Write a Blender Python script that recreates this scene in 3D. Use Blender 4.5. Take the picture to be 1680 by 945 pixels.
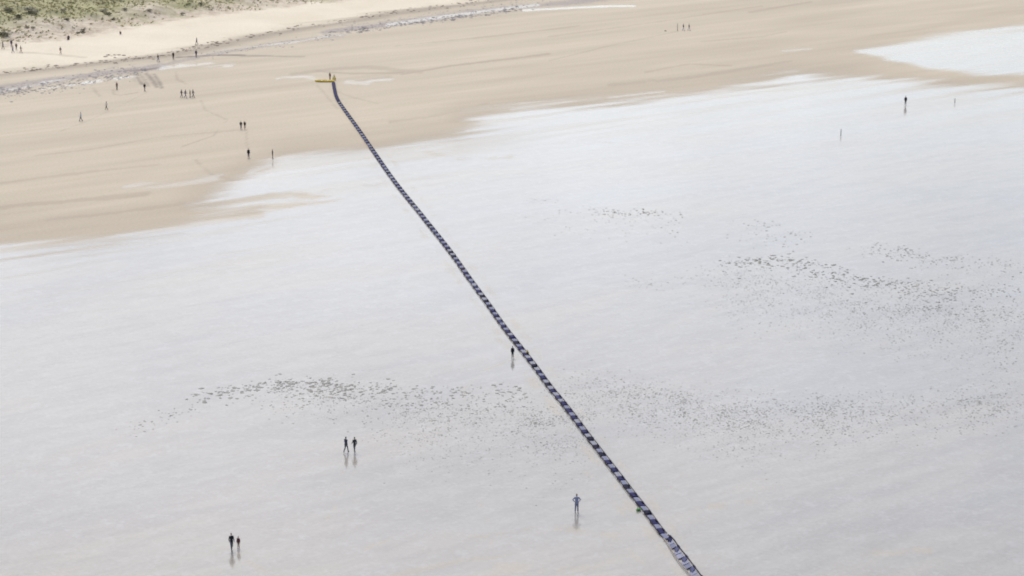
import bpy, bmesh, math, random
import numpy as np
from mathutils import Vector, Matrix

for o in list(bpy.data.objects):
    bpy.data.objects.remove(o)
scene = bpy.context.scene
COL = scene.collection
R = math.radians
rng = random.Random(7)
nrng = np.random.RandomState(7)

# ------------------------------------------------------------------ camera
CAM_H = 77.0
PITCH = R(14.83)
LENS = 75.0
FPX = LENS / 36.0 * 1680.0
cam_data = bpy.data.cameras.new('camera')
cam = bpy.data.objects.new('camera', cam_data)
COL.objects.link(cam)
cam.location = (0, 0, CAM_H)
cam.rotation_euler = (R(90) - PITCH, 0, 0)
cam_data.lens = LENS
cam_data.sensor_width = 36
cam_data.clip_start = 1.0
cam_data.clip_end = 12000
scene.camera = cam

# ------------------------------------------------------------------ sky and light
SUN_ELEV, SUN_AZ = R(50), R(-13)          # azimuth from +Y towards +X
world = bpy.data.worlds.new('World')
scene.world = world
world.use_nodes = True
nt = world.node_tree
nt.nodes.clear()
sky = nt.nodes.new('ShaderNodeTexSky')
sky.sky_type = 'NISHITA'
sky.sun_disc = False
sky.sun_elevation = SUN_ELEV
sky.sun_rotation = SUN_AZ
sky.air_density = 1.0
sky.dust_density = 2.9
sky.ozone_density = 1.0
hs = nt.nodes.new('ShaderNodeHueSaturation')
hs.inputs['Saturation'].default_value = 0.76      # a thin overcast: the blue is veiled everywhere alike
bg = nt.nodes.new('ShaderNodeBackground')
bg.inputs['Strength'].default_value = 0.13
wo = nt.nodes.new('ShaderNodeOutputWorld')
nt.links.new(sky.outputs[0], hs.inputs['Color'])
# thin, broken cloud all over the sky: paler and greyer where it is thick
wg = nt.nodes.new('ShaderNodeTexCoord')
sx = nt.nodes.new('ShaderNodeSeparateXYZ'); nt.links.new(wg.outputs['Generated'], sx.inputs[0])
def wm(op, a, b_):
    m_ = nt.nodes.new('ShaderNodeMath'); m_.operation = op
    for k_, v_ in ((0, a), (1, b_)):
        if isinstance(v_, (int, float)): m_.inputs[k_].default_value = v_
        else: nt.links.new(v_, m_.inputs[k_])
    return m_.outputs[0]
zz = wm('ADD', wm('MAXIMUM', sx.outputs[2], 0.0), 0.12)
cx_ = nt.nodes.new('ShaderNodeCombineXYZ')
nt.links.new(wm('DIVIDE', sx.outputs[0], zz), cx_.inputs[0]); nt.links.new(wm('DIVIDE', sx.outputs[1], zz), cx_.inputs[1])
cn = nt.nodes.new('ShaderNodeTexNoise'); cn.inputs['Scale'].default_value = 2.6; cn.inputs['Detail'].default_value = 5; cn.inputs['Roughness'].default_value = .55
nt.links.new(cx_.outputs[0], cn.inputs['Vector'])
cr_ = nt.nodes.new('ShaderNodeMapRange'); cr_.inputs[1].default_value = .32; cr_.inputs[2].default_value = .68; cr_.inputs[3].default_value = .84; cr_.inputs[4].default_value = 1.16
nt.links.new(cn.outputs[0], cr_.inputs[0])
cm = nt.nodes.new('ShaderNodeMix'); cm.data_type = 'RGBA'; cm.blend_type = 'MULTIPLY'; cm.inputs[0].default_value = 1
nt.links.new(hs.outputs[0], cm.inputs[6]); nt.links.new(cr_.outputs[0], cm.inputs[7])
nt.links.new(cm.outputs[2], bg.inputs[0])
nt.links.new(bg.outputs[0], wo.inputs[0])

sun_data = bpy.data.lights.new('sun', 'SUN')
sun_data.energy = 1.3
sun_data.angle = R(25)
sun_data.color = (1.0, 0.96, 0.9)
sun = bpy.data.objects.new('sun', sun_data)
COL.objects.link(sun)
sd = Vector((math.sin(SUN_AZ) * math.cos(SUN_ELEV), math.cos(SUN_AZ) * math.cos(SUN_ELEV), math.sin(SUN_ELEV)))
sun.rotation_euler = (-sd).to_track_quat('-Z', 'Y').to_euler()
sun.location = (0, 300, 300)

scene.view_settings.view_transform = 'Standard'
scene.view_settings.look = 'None'
scene.view_settings.gamma = 1.0
scene.view_settings.exposure = 0.65
scene.render.engine = 'CYCLES'
scene.cycles.filter_width = 1.9

# ------------------------------------------------------------------ numeric helpers
def vnoise(x, y, seed=0):
    xi = np.floor(x).astype(np.int64); yi = np.floor(y).astype(np.int64)
    xf = x - xi; yf = y - yi
    u = xf * xf * (3 - 2 * xf); v = yf * yf * (3 - 2 * yf)
    def h(a, b):
        n = (a * 374761393 + b * 668265263 + seed * 974711) & 0x7fffffff
        n = ((n ^ (n >> 13)) * 1274126177) & 0x7fffffff
        return ((n ^ (n >> 16)) & 0xffff) / 65535.0
    return (h(xi, yi) * (1 - u) + h(xi + 1, yi) * u) * (1 - v) + (h(xi, yi + 1) * (1 - u) + h(xi + 1, yi + 1) * u) * v

def fbm(x, y, seed=0, oct=4):
    s = 0; a = .5; t = 0
    for i in range(oct):
        s = s + a * vnoise(x, y, seed + i * 17); t += a
        x = x * 2.03 + 11.3; y = y * 2.03 + 5.7; a *= .5
    return s / t

def sstep(a, b, x):
    t = np.clip((x - a) / (b - a), 0, 1)
    return t * t * (3 - 2 * t)

def flat(px, py, z=0.0):
    """photo point -> place on the level beach"""
    xc = (px - 840.0) / FPX; yc = -(py - 472.5) / FPX
    dy = math.cos(PITCH) + yc * math.sin(PITCH)
    dz = -math.sin(PITCH) + yc * math.cos(PITCH)
    t = (z - CAM_H) / dz
    return (xc * t, dy * t)

def pxm(py):
    """pixels of the photo per metre on the beach"""
    a = PITCH + math.atan((py - 472.5) / FPX)
    return FPX * math.sin(a) / CAM_H

YS = 0.30       # the beach is surveyed in a frame squeezed along its length
def polyline(pts):
    return np.array([flat(*p) for p in pts])

def seg_dist(x, y, P, ys=YS, signed=False):
    best = np.full(x.shape, 1e9); sgn = np.zeros(x.shape); par = np.zeros(x.shape)
    n = len(P) - 1
    for i in range(n):
        ax, ay = P[i][0], P[i][1] * ys; bx_, by_ = P[i + 1][0], P[i + 1][1] * ys
        dx, dy = bx_ - ax, by_ - ay
        L = dx * dx + dy * dy + 1e-9
        qx, qy = x - ax, y * ys - ay
        t = np.clip((qx * dx + qy * dy) / L, 0, 1)
        d = np.hypot(qx - t * dx, qy - t * dy)
        m = d < best
        best = np.where(m, d, best)
        sgn = np.where(m, np.sign(dx * qy - dy * qx), sgn)
        par = np.where(m, (i + t) / n, par)
    return (best * sgn if signed else best), par

def inside(x, y, P):
    c = np.zeros(x.shape, bool)
    n = len(P)
    for i in range(n):
        x1, y1 = P[i]; x2, y2 = P[(i + 1) % n]
        k = ((y1 > y) != (y2 > y)) & (x < (x2 - x1) * (y - y1) / (y2 - y1 + 1e-12) + x1)
        c ^= k
    return c

def poly_sd(x, y, pts, ys=YS):
    P = polyline(pts)
    d, _ = seg_dist(x, y, np.vstack([P, P[:1]]), ys)
    return np.where(inside(x, y, P), d, -d)

# ------------------------------------------------------------------ the lie of the land
STRAND = polyline([(-700, 205), (-300, 155), (0, 120), (120, 107), (250, 92), (330, 76), (480, 47), (640, 21), (800, 0), (1000, -24), (1300, -60)])
DUNE0 = [(-700, 150), (-300, 108), (0, 80), (60, 71), (110, 62), (200, 48), (300, 31), (420, 16), (540, 3), (700, -14), (1000, -42)]

def strand_d(x, y):
    d, _ = seg_dist(x, y, STRAND, 1.0, True)
    return d

def h_back(x, y):
    d = strand_d(x, y)
    return 0.028 * np.clip(d, 0, 60) * sstep(0, 8, d)

def pix_on(px, py, hf):
    z = 0.0
    for _ in range(12):
        x, y = flat(px, py, z)
        z += 0.75 * (float(hf(np.array([x]), np.array([y]))[0]) - z)
    return x, y, z

DUNE = np.array([pix_on(px, py, h_back)[:2] for px, py in DUNE0])
def dune_d(x, y):
    d, _ = seg_dist(x, y, DUNE, 1.0, True)
    return d

def height(x, y):
    dd = dune_d(x, y)
    z = h_back(x, y)
    wob = 8 * (fbm(x / 16, y / 16, 3, 3) - .5)
    k = sstep(-1, 42, dd + wob)
    z = z + 5.5 * k + sstep(0, 12, dd + wob) * (3.4 * (fbm(x / 13, y / 13, 5, 4) - .42) + 1.3 * (fbm(x / 4.5, y / 4.5, 9, 3) - .5))
    z = z + 0.35 * sstep(-10, 0, dd) * (fbm(x / 5, y / 5, 12, 3) - .5)
    sdn = strand_d(x, y)
    z = z + 0.10 * np.exp(-(sdn / 4.0) ** 2) * fbm(x / 3, y / 3, 21, 3)
    return z + 40 * sstep(60, 500, dd)

def place(px, py):
    return Vector(pix_on(px, py, height))

# ------------------------------------------------------------------ object helpers
def link(o, parent=None):
    COL.objects.link(o)
    if parent is not None:
        o.parent = parent
    return o

def mesh_from(name, verts, faces, mat=None, smooth=False):
    me = bpy.data.meshes.new(name)
    me.from_pydata([tuple(v) for v in verts], [], [tuple(f) for f in faces])
    if mat:
        me.materials.append(mat)
    if smooth:
        me.polygons.foreach_set('use_smooth', [True] * len(me.polygons))
    me.update()
    return me

def obj(name, me, parent=None):
    return link(bpy.data.objects.new(name, me), parent)

def empty(name, loc, rz=0):
    o = bpy.data.objects.new(name, None)
    o.empty_display_size = 0.2
    o.location = loc
    o.rotation_euler = (0, 0, rz)
    return link(o)

def tag(o, label=None, cat=None, group=None, kind=None):
    if label: o['label'] = label
    if cat: o['category'] = cat
    if group: o['group'] = group
    if kind: o['kind'] = kind
    return o

def mat_simple(name, col, rough=0.7, var=0.15, scale=8.0, spec=0.4):
    m = bpy.data.materials.new(name)
    m.use_nodes = True
    n = m.node_tree.nodes; l = m.node_tree.links
    b = n['Principled BSDF']
    tc = n.new('ShaderNodeTexCoord')
    nz = n.new('ShaderNodeTexNoise'); nz.inputs['Scale'].default_value = scale; nz.inputs['Detail'].default_value = 4
    l.new(tc.outputs['Object'], nz.inputs['Vector'])
    mp = n.new('ShaderNodeMapRange'); mp.inputs['To Min'].default_value = 1 - var; mp.inputs['To Max'].default_value = 1 + var
    l.new(nz.outputs[0], mp.inputs[0])
    mx = n.new('ShaderNodeMix'); mx.data_type = 'RGBA'; mx.blend_type = 'MULTIPLY'; mx.inputs[0].default_value = 1
    mx.inputs[6].default_value = (*col, 1)
    l.new(mp.outputs[0], mx.inputs[7])
    l.new(mx.outputs[2], b.inputs['Base Color'])
    b.inputs['Roughness'].default_value = rough
    b.inputs['Specular IOR Level'].default_value = spec
    return m

# ------------------------------------------------------------------ the beach: one sheet
def axis(core, outer_lo, outer_hi):
    return np.array(outer_lo + list(core) + outer_hi)
xs = axis(np.arange(-190, 190.01, 0.4), [-4000, -2000, -1000, -600, -400, -300, -240, -210], [210, 240, 300, 400, 600, 1000, 2000, 4000])
ylist = []
y = 150.0
while y < 700:
    ylist.append(y)
    y += 0.45 + 1.0 * max(0, (y - 150)) / 500.0
ys_ = axis(ylist, [-3000, -1000, -400, -100, 50, 110, 135], [720, 760, 830, 950, 1200, 1800, 3000, 6000])
NX, NY = len(xs), len(ys_)
GX, GY = np.meshgrid(xs, ys_)
gx = GX.ravel(); gy = GY.ravel()
gz = height(gx, gy)

sdn = strand_d(gx, gy)          # + inland of the strand line
ddn = dune_d(gx, gy)
# frame along the shore: s runs with it, q across it
AL = R(38)
sa = gx * math.cos(AL) + gy * math.sin(AL)
qa = -gx * math.sin(AL) + gy * math.cos(AL)
streak = fbm(sa / 26, qa / 3.2, 31, 4) - .5
streak2 = fbm(sa / 60, qa / 9, 47, 4) - .5
fine = fbm(gx / 2.2, gy / 2.6, 53, 3) - .5

WET_MAIN = [(-900, 470), (-300, 425), (0, 401), (90, 396), (200, 386), (300, 372), (352, 355), (420, 346), (330, 338), (352, 318), (385, 300), (430, 276),
            (470, 255), (560, 252), (625, 247), (690, 234), (745, 227), (795, 207), (770, 193), (860, 177), (960, 173), (1060, 163), (1170, 151),
            (1250, 136), (1310, 123), (1400, 128), (1500, 136), (1600, 143), (1720, 148), (2300, 165), (3200, 240), (3200, 1600), (-1500, 1600)]
WET_FAR = [(1405, 83), (1440, 78), (1475, 72), (1530, 58), (1600, 50), (1700, 41), (2100, 15), (2300, 20), (2300, 118), (1800, 128), (1690, 123), (1600, 121), (1520, 111), (1455, 97)]
AE = R(30)
se = gx * math.cos(AE) + gy * math.sin(AE); qe = -gx * math.sin(AE) + gy * math.cos(AE)
edge = fbm(se / 20, qe / 2.0, 131, 5) - .5
sd1 = poly_sd(gx, gy, WET_MAIN) + 4.0 * streak + 6.0 * edge + .5 * fine
sd2 = poly_sd(gx, gy, WET_FAR) + 1.5 * streak + 3.0 * edge + 0.3 * fine
thin = fbm(sa / 34, qa / 2.4, 88, 4)          # the film thins out in streaks towards its edge
wet = np.maximum(sstep(-2.4, 2.4, sd1) * (1 - .45 * sstep(.48, .66, thin) * np.exp(-np.clip(sd1, 0, 99) / 7)), sstep(-1.5, 1.3, sd2) * (1 - .4 * sstep(.52, .66, thin) * np.exp(-np.clip(sd2, 0, 99) / 3)))

def stroke(pts, w, ys=YS, nz=0.6, gate=False):
    P = polyline(pts)
    m = 2.5 * w + 1
    j0, j1 = np.searchsorted(xs, [P[:, 0].min() - m, P[:, 0].max() + m])
    i0, i1 = np.searchsorted(ys_, [P[:, 1].min() - m / ys, P[:, 1].max() + m / ys])
    out = np.zeros((NY, NX))
    sl = (slice(i0, i1), slice(j0, j1))
    d, t = seg_dist(GX[sl], GY[sl], P, ys)
    d = d + nz * w * (streak.reshape(NY, NX)[sl] * 1.4 + fine.reshape(NY, NX)[sl])
    out[sl] = 1 - sstep(0.25 * w, w, d)
    if gate:
        out[sl] *= sstep(.40, .58, thin.reshape(NY, NX)[sl])
    return out.ravel()

# tongues of sand that still run into the wet, and stray wet fingers
tan_t = np.maximum.reduce([stroke([(330, 332), (420, 326), (540, 322)], 1.2, nz=1.2, gate=True), stroke([(380, 340), (470, 336), (560, 330)], 1.1, nz=1.2, gate=True),
                           stroke([(340, 360), (430, 352)], .9) * .8, stroke([(680, 225), (760, 214)], .7)])
wet = wet * (1 - 0.7 * tan_t)
wetf = np.maximum.reduce([.8 * stroke([(350, 312), (430, 300), (520, 296)], 1.3, nz=1.5, gate=True), 0.42 * stroke([(215, 306), (270, 303), (345, 297)], 1.1, nz=2, gate=True),
                          0.5 * stroke([(455, 128), (490, 126), (512, 126)], .6, nz=2), 0.5 * stroke([(505, 130), (522, 129)], .45, nz=2),
                          0.4 * stroke([(570, 134), (605, 137)], .65, nz=2), 0.5 * stroke([(605, 132), (645, 130)], .55, nz=2),
                          0.35 * stroke([(1285, 84), (1330, 80)], .6), 0.5 * stroke([(410, 283), (445, 270)], .7),
                          0.45 * stroke([(840, 180), (900, 170)], .5), .5 * stroke([(1000, 160), (1090, 150)], .5)])
wet = np.maximum(wet, wetf)
# trodden and wheel-marked sand beside the walkway: the film is broken there
CEN = [(616, 254), (697, 361), (802, 502), (902, 637), (1017, 785), (1081, 869), (1120, 920), (1160, 970)]
brk = np.maximum.reduce([stroke([(x_ - 16, y_ + 4) for x_, y_ in CEN], .5, nz=1.5), stroke([(x_ + 20, y_ - 2) for x_, y_ in CEN], .4, nz=1.5),
                         *[stroke(p_, w_, nz=1.6) for p_, w_ in (([(600, 900), (680, 870), (790, 880), (900, 865), (1010, 880)], .25), ([(780, 815), (800, 850), (808, 900), (812, 950)], .16), ([(820, 930), (900, 938), (1000, 925)], .4), ([(640, 945), (760, 920), (870, 905)], .25),
                                   ([(1010, 880), (1030, 900), (1060, 930)], .35), ([(950, 760), (985, 800), (1030, 850)], .3), ([(560, 760), (565, 800), (540, 850)], .12), ([(580, 760), (582, 810), (590, 870)], .12), ([(385, 905), (420, 930), (480, 960)], .15), ([(1120, 835), (1190, 828), (1290, 826)], .25), ([(1410, 905), (1470, 908), (1530, 904)], .3), ([(1240, 835), (1270, 838)], .4),
                                   ([(840, 590), (790, 610), (760, 640), (770, 700)], .15), ([(700, 250), (760, 262), (840, 258)], .5), ([(880, 240), (960, 228), (1010, 236)], .5), ([(640, 300), (560, 305), (500, 320)], .5))]])
wet = wet * (1 - .30 * brk * sstep(.36, .6, fbm(gx / 1.6, gy / 2.4, 201, 3)))
# stream along the shingle
water = np.maximum.reduce([0.85 * stroke([(70, 146), (130, 137), (180, 130), (220, 126)], 0.9, nz=1.8), .55 * stroke([(0, 150), (60, 140), (130, 122)], 1.0, nz=2, gate=True),
                           0.5 * stroke([(270, 112), (330, 106), (380, 108)], 1.2, nz=2, gate=True), .5 * stroke([(330, 88), (400, 79), (480, 70), (560, 55)], .9, nz=2.2, gate=True),
                           0.9 * stroke([(860, 17), (940, 13), (1000, 10), (1040, 10)], 1.0), .6 * stroke([(640, 40), (720, 28), (800, 18), (880, 8)], 1.3)])
wet = np.maximum(wet, water)
shingle = np.maximum.reduce([stroke([(-300, 190), (0, 147), (80, 136), (170, 119), (260, 107)], 2.7, nz=1.2), .8 * stroke([(260, 108), (350, 88), (480, 68), (560, 58)], 1.3, nz=.9),
                             stroke([(540, 52), (640, 38), (740, 25), (850, 12), (960, 2), (1150, -20)], 2.2, nz=.9)])
damp_shade = np.maximum.reduce([.9 * stroke([(215, 116), (235, 115), (250, 113)], .45), .8 * stroke([(290, 94), (330, 92), (375, 90), (400, 91)], .42), .45 * stroke([(395, 92), (470, 92)], .4),  # damp sand and tracks, plus the scarp's shadow line painted as darker sand
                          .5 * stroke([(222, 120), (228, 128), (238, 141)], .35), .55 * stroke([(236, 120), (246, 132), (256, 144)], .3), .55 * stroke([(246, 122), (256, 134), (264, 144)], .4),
                          *[v * stroke(p, w_, nz=.9) for v, p, w_ in ((.85, [(218, 119), (224, 127), (232, 137)], .28), (.6, [(226, 118), (234, 128), (244, 143)], .25), (.9, [(240, 120), (250, 131), (258, 143)], .28), (.8, [(252, 121), (262, 134), (267, 145)], .26), (.5, [(205, 117), (216, 125), (222, 134)], .3),
                              (.6, [(185, 146), (187, 155), (200, 156), (225, 152)], .22), (.5, [(150, 140), (158, 152), (165, 158)], .22), (.5, [(288, 118), (291, 130), (306, 138)], .25), (.45, [(330, 165), (336, 180), (372, 196), (352, 222), (300, 240)], .25), (.35, [(404, 214), (405, 235), (409, 258)], .2), (.4, [(320, 262), (345, 285), (400, 300)], .3),
                              (.3, [(100, 215), (140, 200), (180, 182), (240, 152)], .2), (.3, [(60, 255), (150, 245), (260, 225), (395, 213)], .2), (.35, [(555, 180), (530, 150), (520, 140)], .3), (.3, [(620, 170), (580, 160), (552, 150)], .3), (.5, [(30, 90), (90, 92), (140, 96)], .4), (.3, [(900, 100), (1000, 75), (1110, 52)], .25), (.3, [(0, 300), (120, 285), (260, 270)], .5),
                              (.4, [(80, 360), (180, 350), (300, 335)], .8), (.35, [(0, 340), (110, 330), (240, 318)], .7), (.35, [(640, 200), (720, 190), (800, 170)], .6), (.35, [(1000, 140), (1150, 125), (1300, 100)], .8), (.3, [(900, 60), (1050, 40), (1250, 10)], .5), (.35, [(650, 75), (800, 60), (950, 42)], .5))],
                          .35 * stroke([(480, 122), (540, 115), (600, 110), (690, 118)], 1.2), .5 * stroke([(520, 117), (580, 121), (660, 119)], .6),
                          .45 * stroke([(660, 122), (740, 108), (840, 96), (900, 88)], .6), .3 * stroke([(585, 133), (640, 126)], .6),
                          .3 * stroke([(1150, 68), (1250, 60), (1290, 52)], .5), .35 * stroke([(1230, 20), (1330, 3)], .7), .35 * stroke([(1060, 118), (1130, 105), (1200, 108)], .6),
                          .6 * sstep(0.02, .2, streak2) * sstep(-14, 0, sdn) * (1 - sstep(2, 8, sdn)),
                          .30 * sstep(-9, -1, sd1) * (1 - sstep(0, 2, sd1)),
                          .7 * (1 - sstep(0.5, 5.5, np.abs(sdn + 2.5 + 8 * streak)))])
bank = np.maximum.reduce([.9 * stroke([(205, 116), (235, 115), (256, 112)], .5), .8 * stroke([(288, 94), (330, 92), (375, 90), (402, 91)], .45), .4 * stroke([(400, 91), (450, 92), (500, 93)], .45),  # channel edge, then the shadow line under the scarp, painted into the colour
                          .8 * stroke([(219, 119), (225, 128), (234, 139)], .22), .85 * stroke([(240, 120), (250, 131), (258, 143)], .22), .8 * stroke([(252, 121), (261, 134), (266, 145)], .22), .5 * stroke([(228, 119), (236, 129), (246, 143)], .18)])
dry = sstep(-2, 5, sdn + 9 * streak)
grass = sstep(4, 20, ddn + 34 * (fbm(gx / 11, gy / 11, 71, 4) - .5) + 8 * fine)
tone = np.clip(.5 + 1.7 * streak2 + 1.1 * streak, 0, 1)
slope = sstep(-3, 3, ddn + 10 * (fbm(gx / 7, gy / 7, 81, 4) - .5) + 4 * fine)

idx = np.arange(NX * NY).reshape(NY, NX)
quads = np.stack([idx[:-1, :-1], idx[:-1, 1:], idx[1:, 1:], idx[1:, :-1]], -1).reshape(-1, 4)
me = bpy.data.meshes.new('beach')
me.vertices.add(NX * NY)
me.vertices.foreach_set('co', np.stack([gx, gy, gz], 1).astype(np.float32).ravel())
me.loops.add(quads.size)
me.loops.foreach_set('vertex_index', quads.astype(np.int32).ravel())
me.polygons.add(len(quads))
me.polygons.foreach_set('loop_start', np.arange(0, quads.size, 4, dtype=np.int32))
me.polygons.foreach_set('loop_total', np.full(len(quads), 4, dtype=np.int32))
me.polygons.foreach_set('use_smooth', np.ones(len(quads), dtype=bool))
me.update(calc_edges=True)
for nm, arr in (('wet', wet), ('shingle', shingle), ('damp_shade', damp_shade), ('dry', dry), ('grass', grass), ('tone', tone), ('slope', slope), ('bank', bank)):
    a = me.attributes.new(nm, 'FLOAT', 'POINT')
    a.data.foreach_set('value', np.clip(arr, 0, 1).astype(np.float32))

def beach_material():
    m = bpy.data.materials.new('beach_sand')
    m.use_nodes = True
    n = m.node_tree.nodes; l = m.node_tree.links
    b = n['Principled BSDF']
    geo = n.new('ShaderNodeNewGeometry')
    def attr(nm):
        a = n.new('ShaderNodeAttribute'); a.attribute_name = nm
        return a.outputs['Fac']
    def noise(scale, detail=4, stretch=None, rough=.55):
        rt = n.new('ShaderNodeMapping'); rt.inputs['Rotation'].default_value = (0, 0, -AL if stretch else 0)
        l.new(geo.outputs['Position'], rt.inputs['Vector'])
        mp = n.new('ShaderNodeMapping'); mp.inputs['Scale'].default_value = stretch or (1, 1, 1)
        l.new(rt.outputs[0], mp.inputs['Vector'])
        z = n.new('ShaderNodeTexNoise'); z.inputs['Scale'].default_value = scale; z.inputs['Detail'].default_value = detail; z.inputs['Roughness'].default_value = rough
        l.new(mp.outputs[0], z.inputs['Vector'])
        return z.outputs[0]
    def rng_(v, a, b_, c, d):
        r = n.new('ShaderNodeMapRange'); r.inputs[1].default_value = a; r.inputs[2].default_value = b_; r.inputs[3].default_value = c; r.inputs[4].default_value = d
        l.new(v, r.inputs[0]); return r.outputs[0]
    def mix(f, a, c, blend='MIX'):
        x = n.new('ShaderNodeMix'); x.data_type = 'RGBA'; x.blend_type = blend
        for s, v in ((0, f), (6, a), (7, c)):
            if isinstance(v, (int, float)): x.inputs[s].default_value = v
            elif isinstance(v, tuple): x.inputs[s].default_value = (*v, 1)
            else: l.new(v, x.inputs[s])
        return x.outputs[2]
    def math_(op, a, c):
        x = n.new('ShaderNodeMath'); x.operation = op
        for s, v in ((0, a), (1, c)):
            if isinstance(v, (int, float)): x.inputs[s].default_value = v
            else: l.new(v, x.inputs[s])
        return x.outputs[0]
    wetA, shA, daA, drA, grA, toA = (attr(k) for k in ('wet', 'shingle', 'damp_shade', 'dry', 'grass', 'tone'))
    grain = noise(2.2, 5)
    strk = noise(1.0, 5, (0.05, 0.35, 1))
    strk2 = noise(1.0, 4, (0.012, 0.09, 1))
    blot = noise(.06, 4)
    # beige sand of the middle beach
    sand = mix(toA, (.392, .336, .257), (.482, .419, .321))
    sand = mix(rng_(strk, .35, .65, 0, .55), sand, (.43, .372, .278))
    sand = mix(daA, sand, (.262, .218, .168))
    # pale dry sand of the upper beach
    pale = mix(rng_(blot, .35, .65, 0, 1), (.63, .562, .445), (.575, .507, .39))
    col = mix(drA, sand, pale)
    col = mix(math_('MULTIPLY', drA, rng_(daA, 0, 1, 0, .8)), col, (.33, .27, .20))
    # shingle: grey violet stones on brown
    ston = noise(1.3, 6, None, .7)
    shc = mix(rng_(ston, .42, .6, 0, 1), (.25, .215, .19), (.36, .325, .30))
    col = mix(math_('MULTIPLY', shA, .9), col, shc)
    # dark wet cut bank and furrows beside the stream, plus the scarp's painted shadow
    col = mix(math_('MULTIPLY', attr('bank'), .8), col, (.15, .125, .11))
    # bare, brownish face of the dune with dead roots
    fn = noise(.55, 6, None, .7)
    col = mix(math_('MULTIPLY', attr('slope'), rng_(fn, .36, .58, 1, .25)), col, (.345, .275, .205))
    # turf of the dunes
    gn = noise(.16, 6, None, .65)
    gcol = mix(rng_(gn, .38, .62, 0, 1), (.26, .245, .13), (.365, .345, .185))
    gcol = mix(rng_(noise(.5, 5), .5, .68, 0, .45), gcol, (.40, .35, .24))
    col = mix(grA, col, gcol)
    gmul = mix(rng_(grain, .3, .7, 0, 1), (.93, .93, .93), (1.06, 1.06, 1.06))
    l.new(mix(1.0, col, gmul, 'MULTIPLY'), b.inputs['Base Color'])
    b.inputs['Roughness'].default_value = .8
    b.inputs['Specular IOR Level'].default_value = .15
    bump = n.new('ShaderNodeBump'); bump.inputs['Distance'].default_value = 0.05; bump.inputs['Strength'].default_value = .5
    l.new(math_('ADD', math_('MULTIPLY', strk, .5), math_('MULTIPLY', grain, .6)), bump.inputs['Height'])
    l.new(bump.outputs[0], b.inputs['Normal'])
    # wet sand: darker grains under a film of water
    w = n.new('ShaderNodeBsdfPrincipled')
    patch = noise(.05, 5, (.45, 1, 1))
    rip = noise(.9, 4, (.35, 1, 1))
    run = noise(.30, 6, (.30, 1, 1), .62)
    mott = noise(.55, 5, None, .6)
    wetc = mix(rng_(strk, .3, .7, 0, 1), (.255, .247, .229), (.295, .286, .266))
    wetc = mix(rng_(patch, .35, .65, 0, .7), wetc, (.32, .292, .245))
    wetc = mix(rng_(run, .42, .62, 0, .55), wetc, (.215, .203, .183))
    wetc = mix(rng_(mott, .52, .66, 0, .45), wetc, (.33, .32, .30))
    l.new(mix(1.0, wetc, gmul, 'MULTIPLY'), w.inputs['Base Color'])
    l.new(rng_(math_('ADD', math_('MULTIPLY', patch, .6), math_('MULTIPLY', strk2, .4)), .35, .65, .07, .17), w.inputs['Roughness'])
    w.inputs['IOR'].default_value = 1.42
    l.new(rng_(math_('ADD', math_('MULTIPLY', run, .5), math_('MULTIPLY', rip, .5)), .36, .64, .46, .80), w.inputs['Specular IOR Level'])
    wb = n.new('ShaderNodeBump'); wb.inputs['Distance'].default_value = .05; wb.inputs['Strength'].default_value = .035
    l.new(math_('ADD', math_('MULTIPLY', strk, .5), rip), wb.inputs['Height'])
    l.new(wb.outputs[0], w.inputs['Normal'])
    ms = n.new('ShaderNodeMixShader')
    l.new(wetA, ms.inputs[0]); l.new(b.outputs[0], ms.inputs[1]); l.new(w.outputs[0], ms.inputs[2])
    l.new(ms.outputs[0], n['Material Output'].inputs['Surface'])
    return m
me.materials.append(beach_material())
beach = tag(obj('beach', me), kind='structure')

# ------------------------------------------------------------------ lumps: stones, seaweed, grass
def lump(seed, seg=7, flat_=.45):
    r = random.Random(seed)
    vs = [(0, 0, -.05)]
    rings = ((0.0, 1.0), (.5, .86), (.9, .45))
    off = [r.uniform(.7, 1.15) for _ in range(seg)]
    for z, k in rings:
        for i in range(seg):
            a = 2 * math.pi * i / seg
            q = off[i] * k * r.uniform(.88, 1.1)
            vs.append((q * math.cos(a), q * math.sin(a), z * flat_ * r.uniform(.85, 1.15) - (.03 if z == 0 else 0)))
    vs.append((r.uniform(-.1, .1), r.uniform(-.1, .1), flat_))
    fs = []
    for k in range(len(rings) - 1):
        for i in range(seg):
            a = 1 + k * seg + i; b_ = 1 + k * seg + (i + 1) % seg
            fs.append((a, b_, b_ + seg, a + seg))
    top = len(vs) - 1
    for i in range(seg):
        fs.append((1 + (len(rings) - 1) * seg + i, 1 + (len(rings) - 1) * seg + (i + 1) % seg, top))
    return np.array(vs), fs

def scatter_mesh(name, items, protos, mat):
    """items: (x, y, z, sx, sy, sz, rot) joined into one mesh"""
    V = []; F = []; base = 0
    for k, (x, y, z, sx, sy, sz, a) in enumerate(items):
        pv, pf = protos[k % len(protos)]
        c, s = math.cos(a), math.sin(a)
        vx = pv[:, 0] * sx; vy = pv[:, 1] * sy
        V.append(np.stack([x + vx * c - vy * s, y + vx * s + vy * c, z + pv[:, 2] * sz], 1))
        F.extend([tuple(base + i for i in f) for f in pf])
        base += len(pv)
    me = mesh_from(name, np.vstack(V).tolist(), F, mat, True)
    return me

M_weed = mat_simple('seaweed', (.105, .105, .092), .55, .4, 3)
M_stone = mat_simple('grey_stone', (.19, .175, .17), .8, .3, 3)
M_wrack = mat_simple('wrack', (.16, .125, .085), .8, .4, 2)

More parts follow.
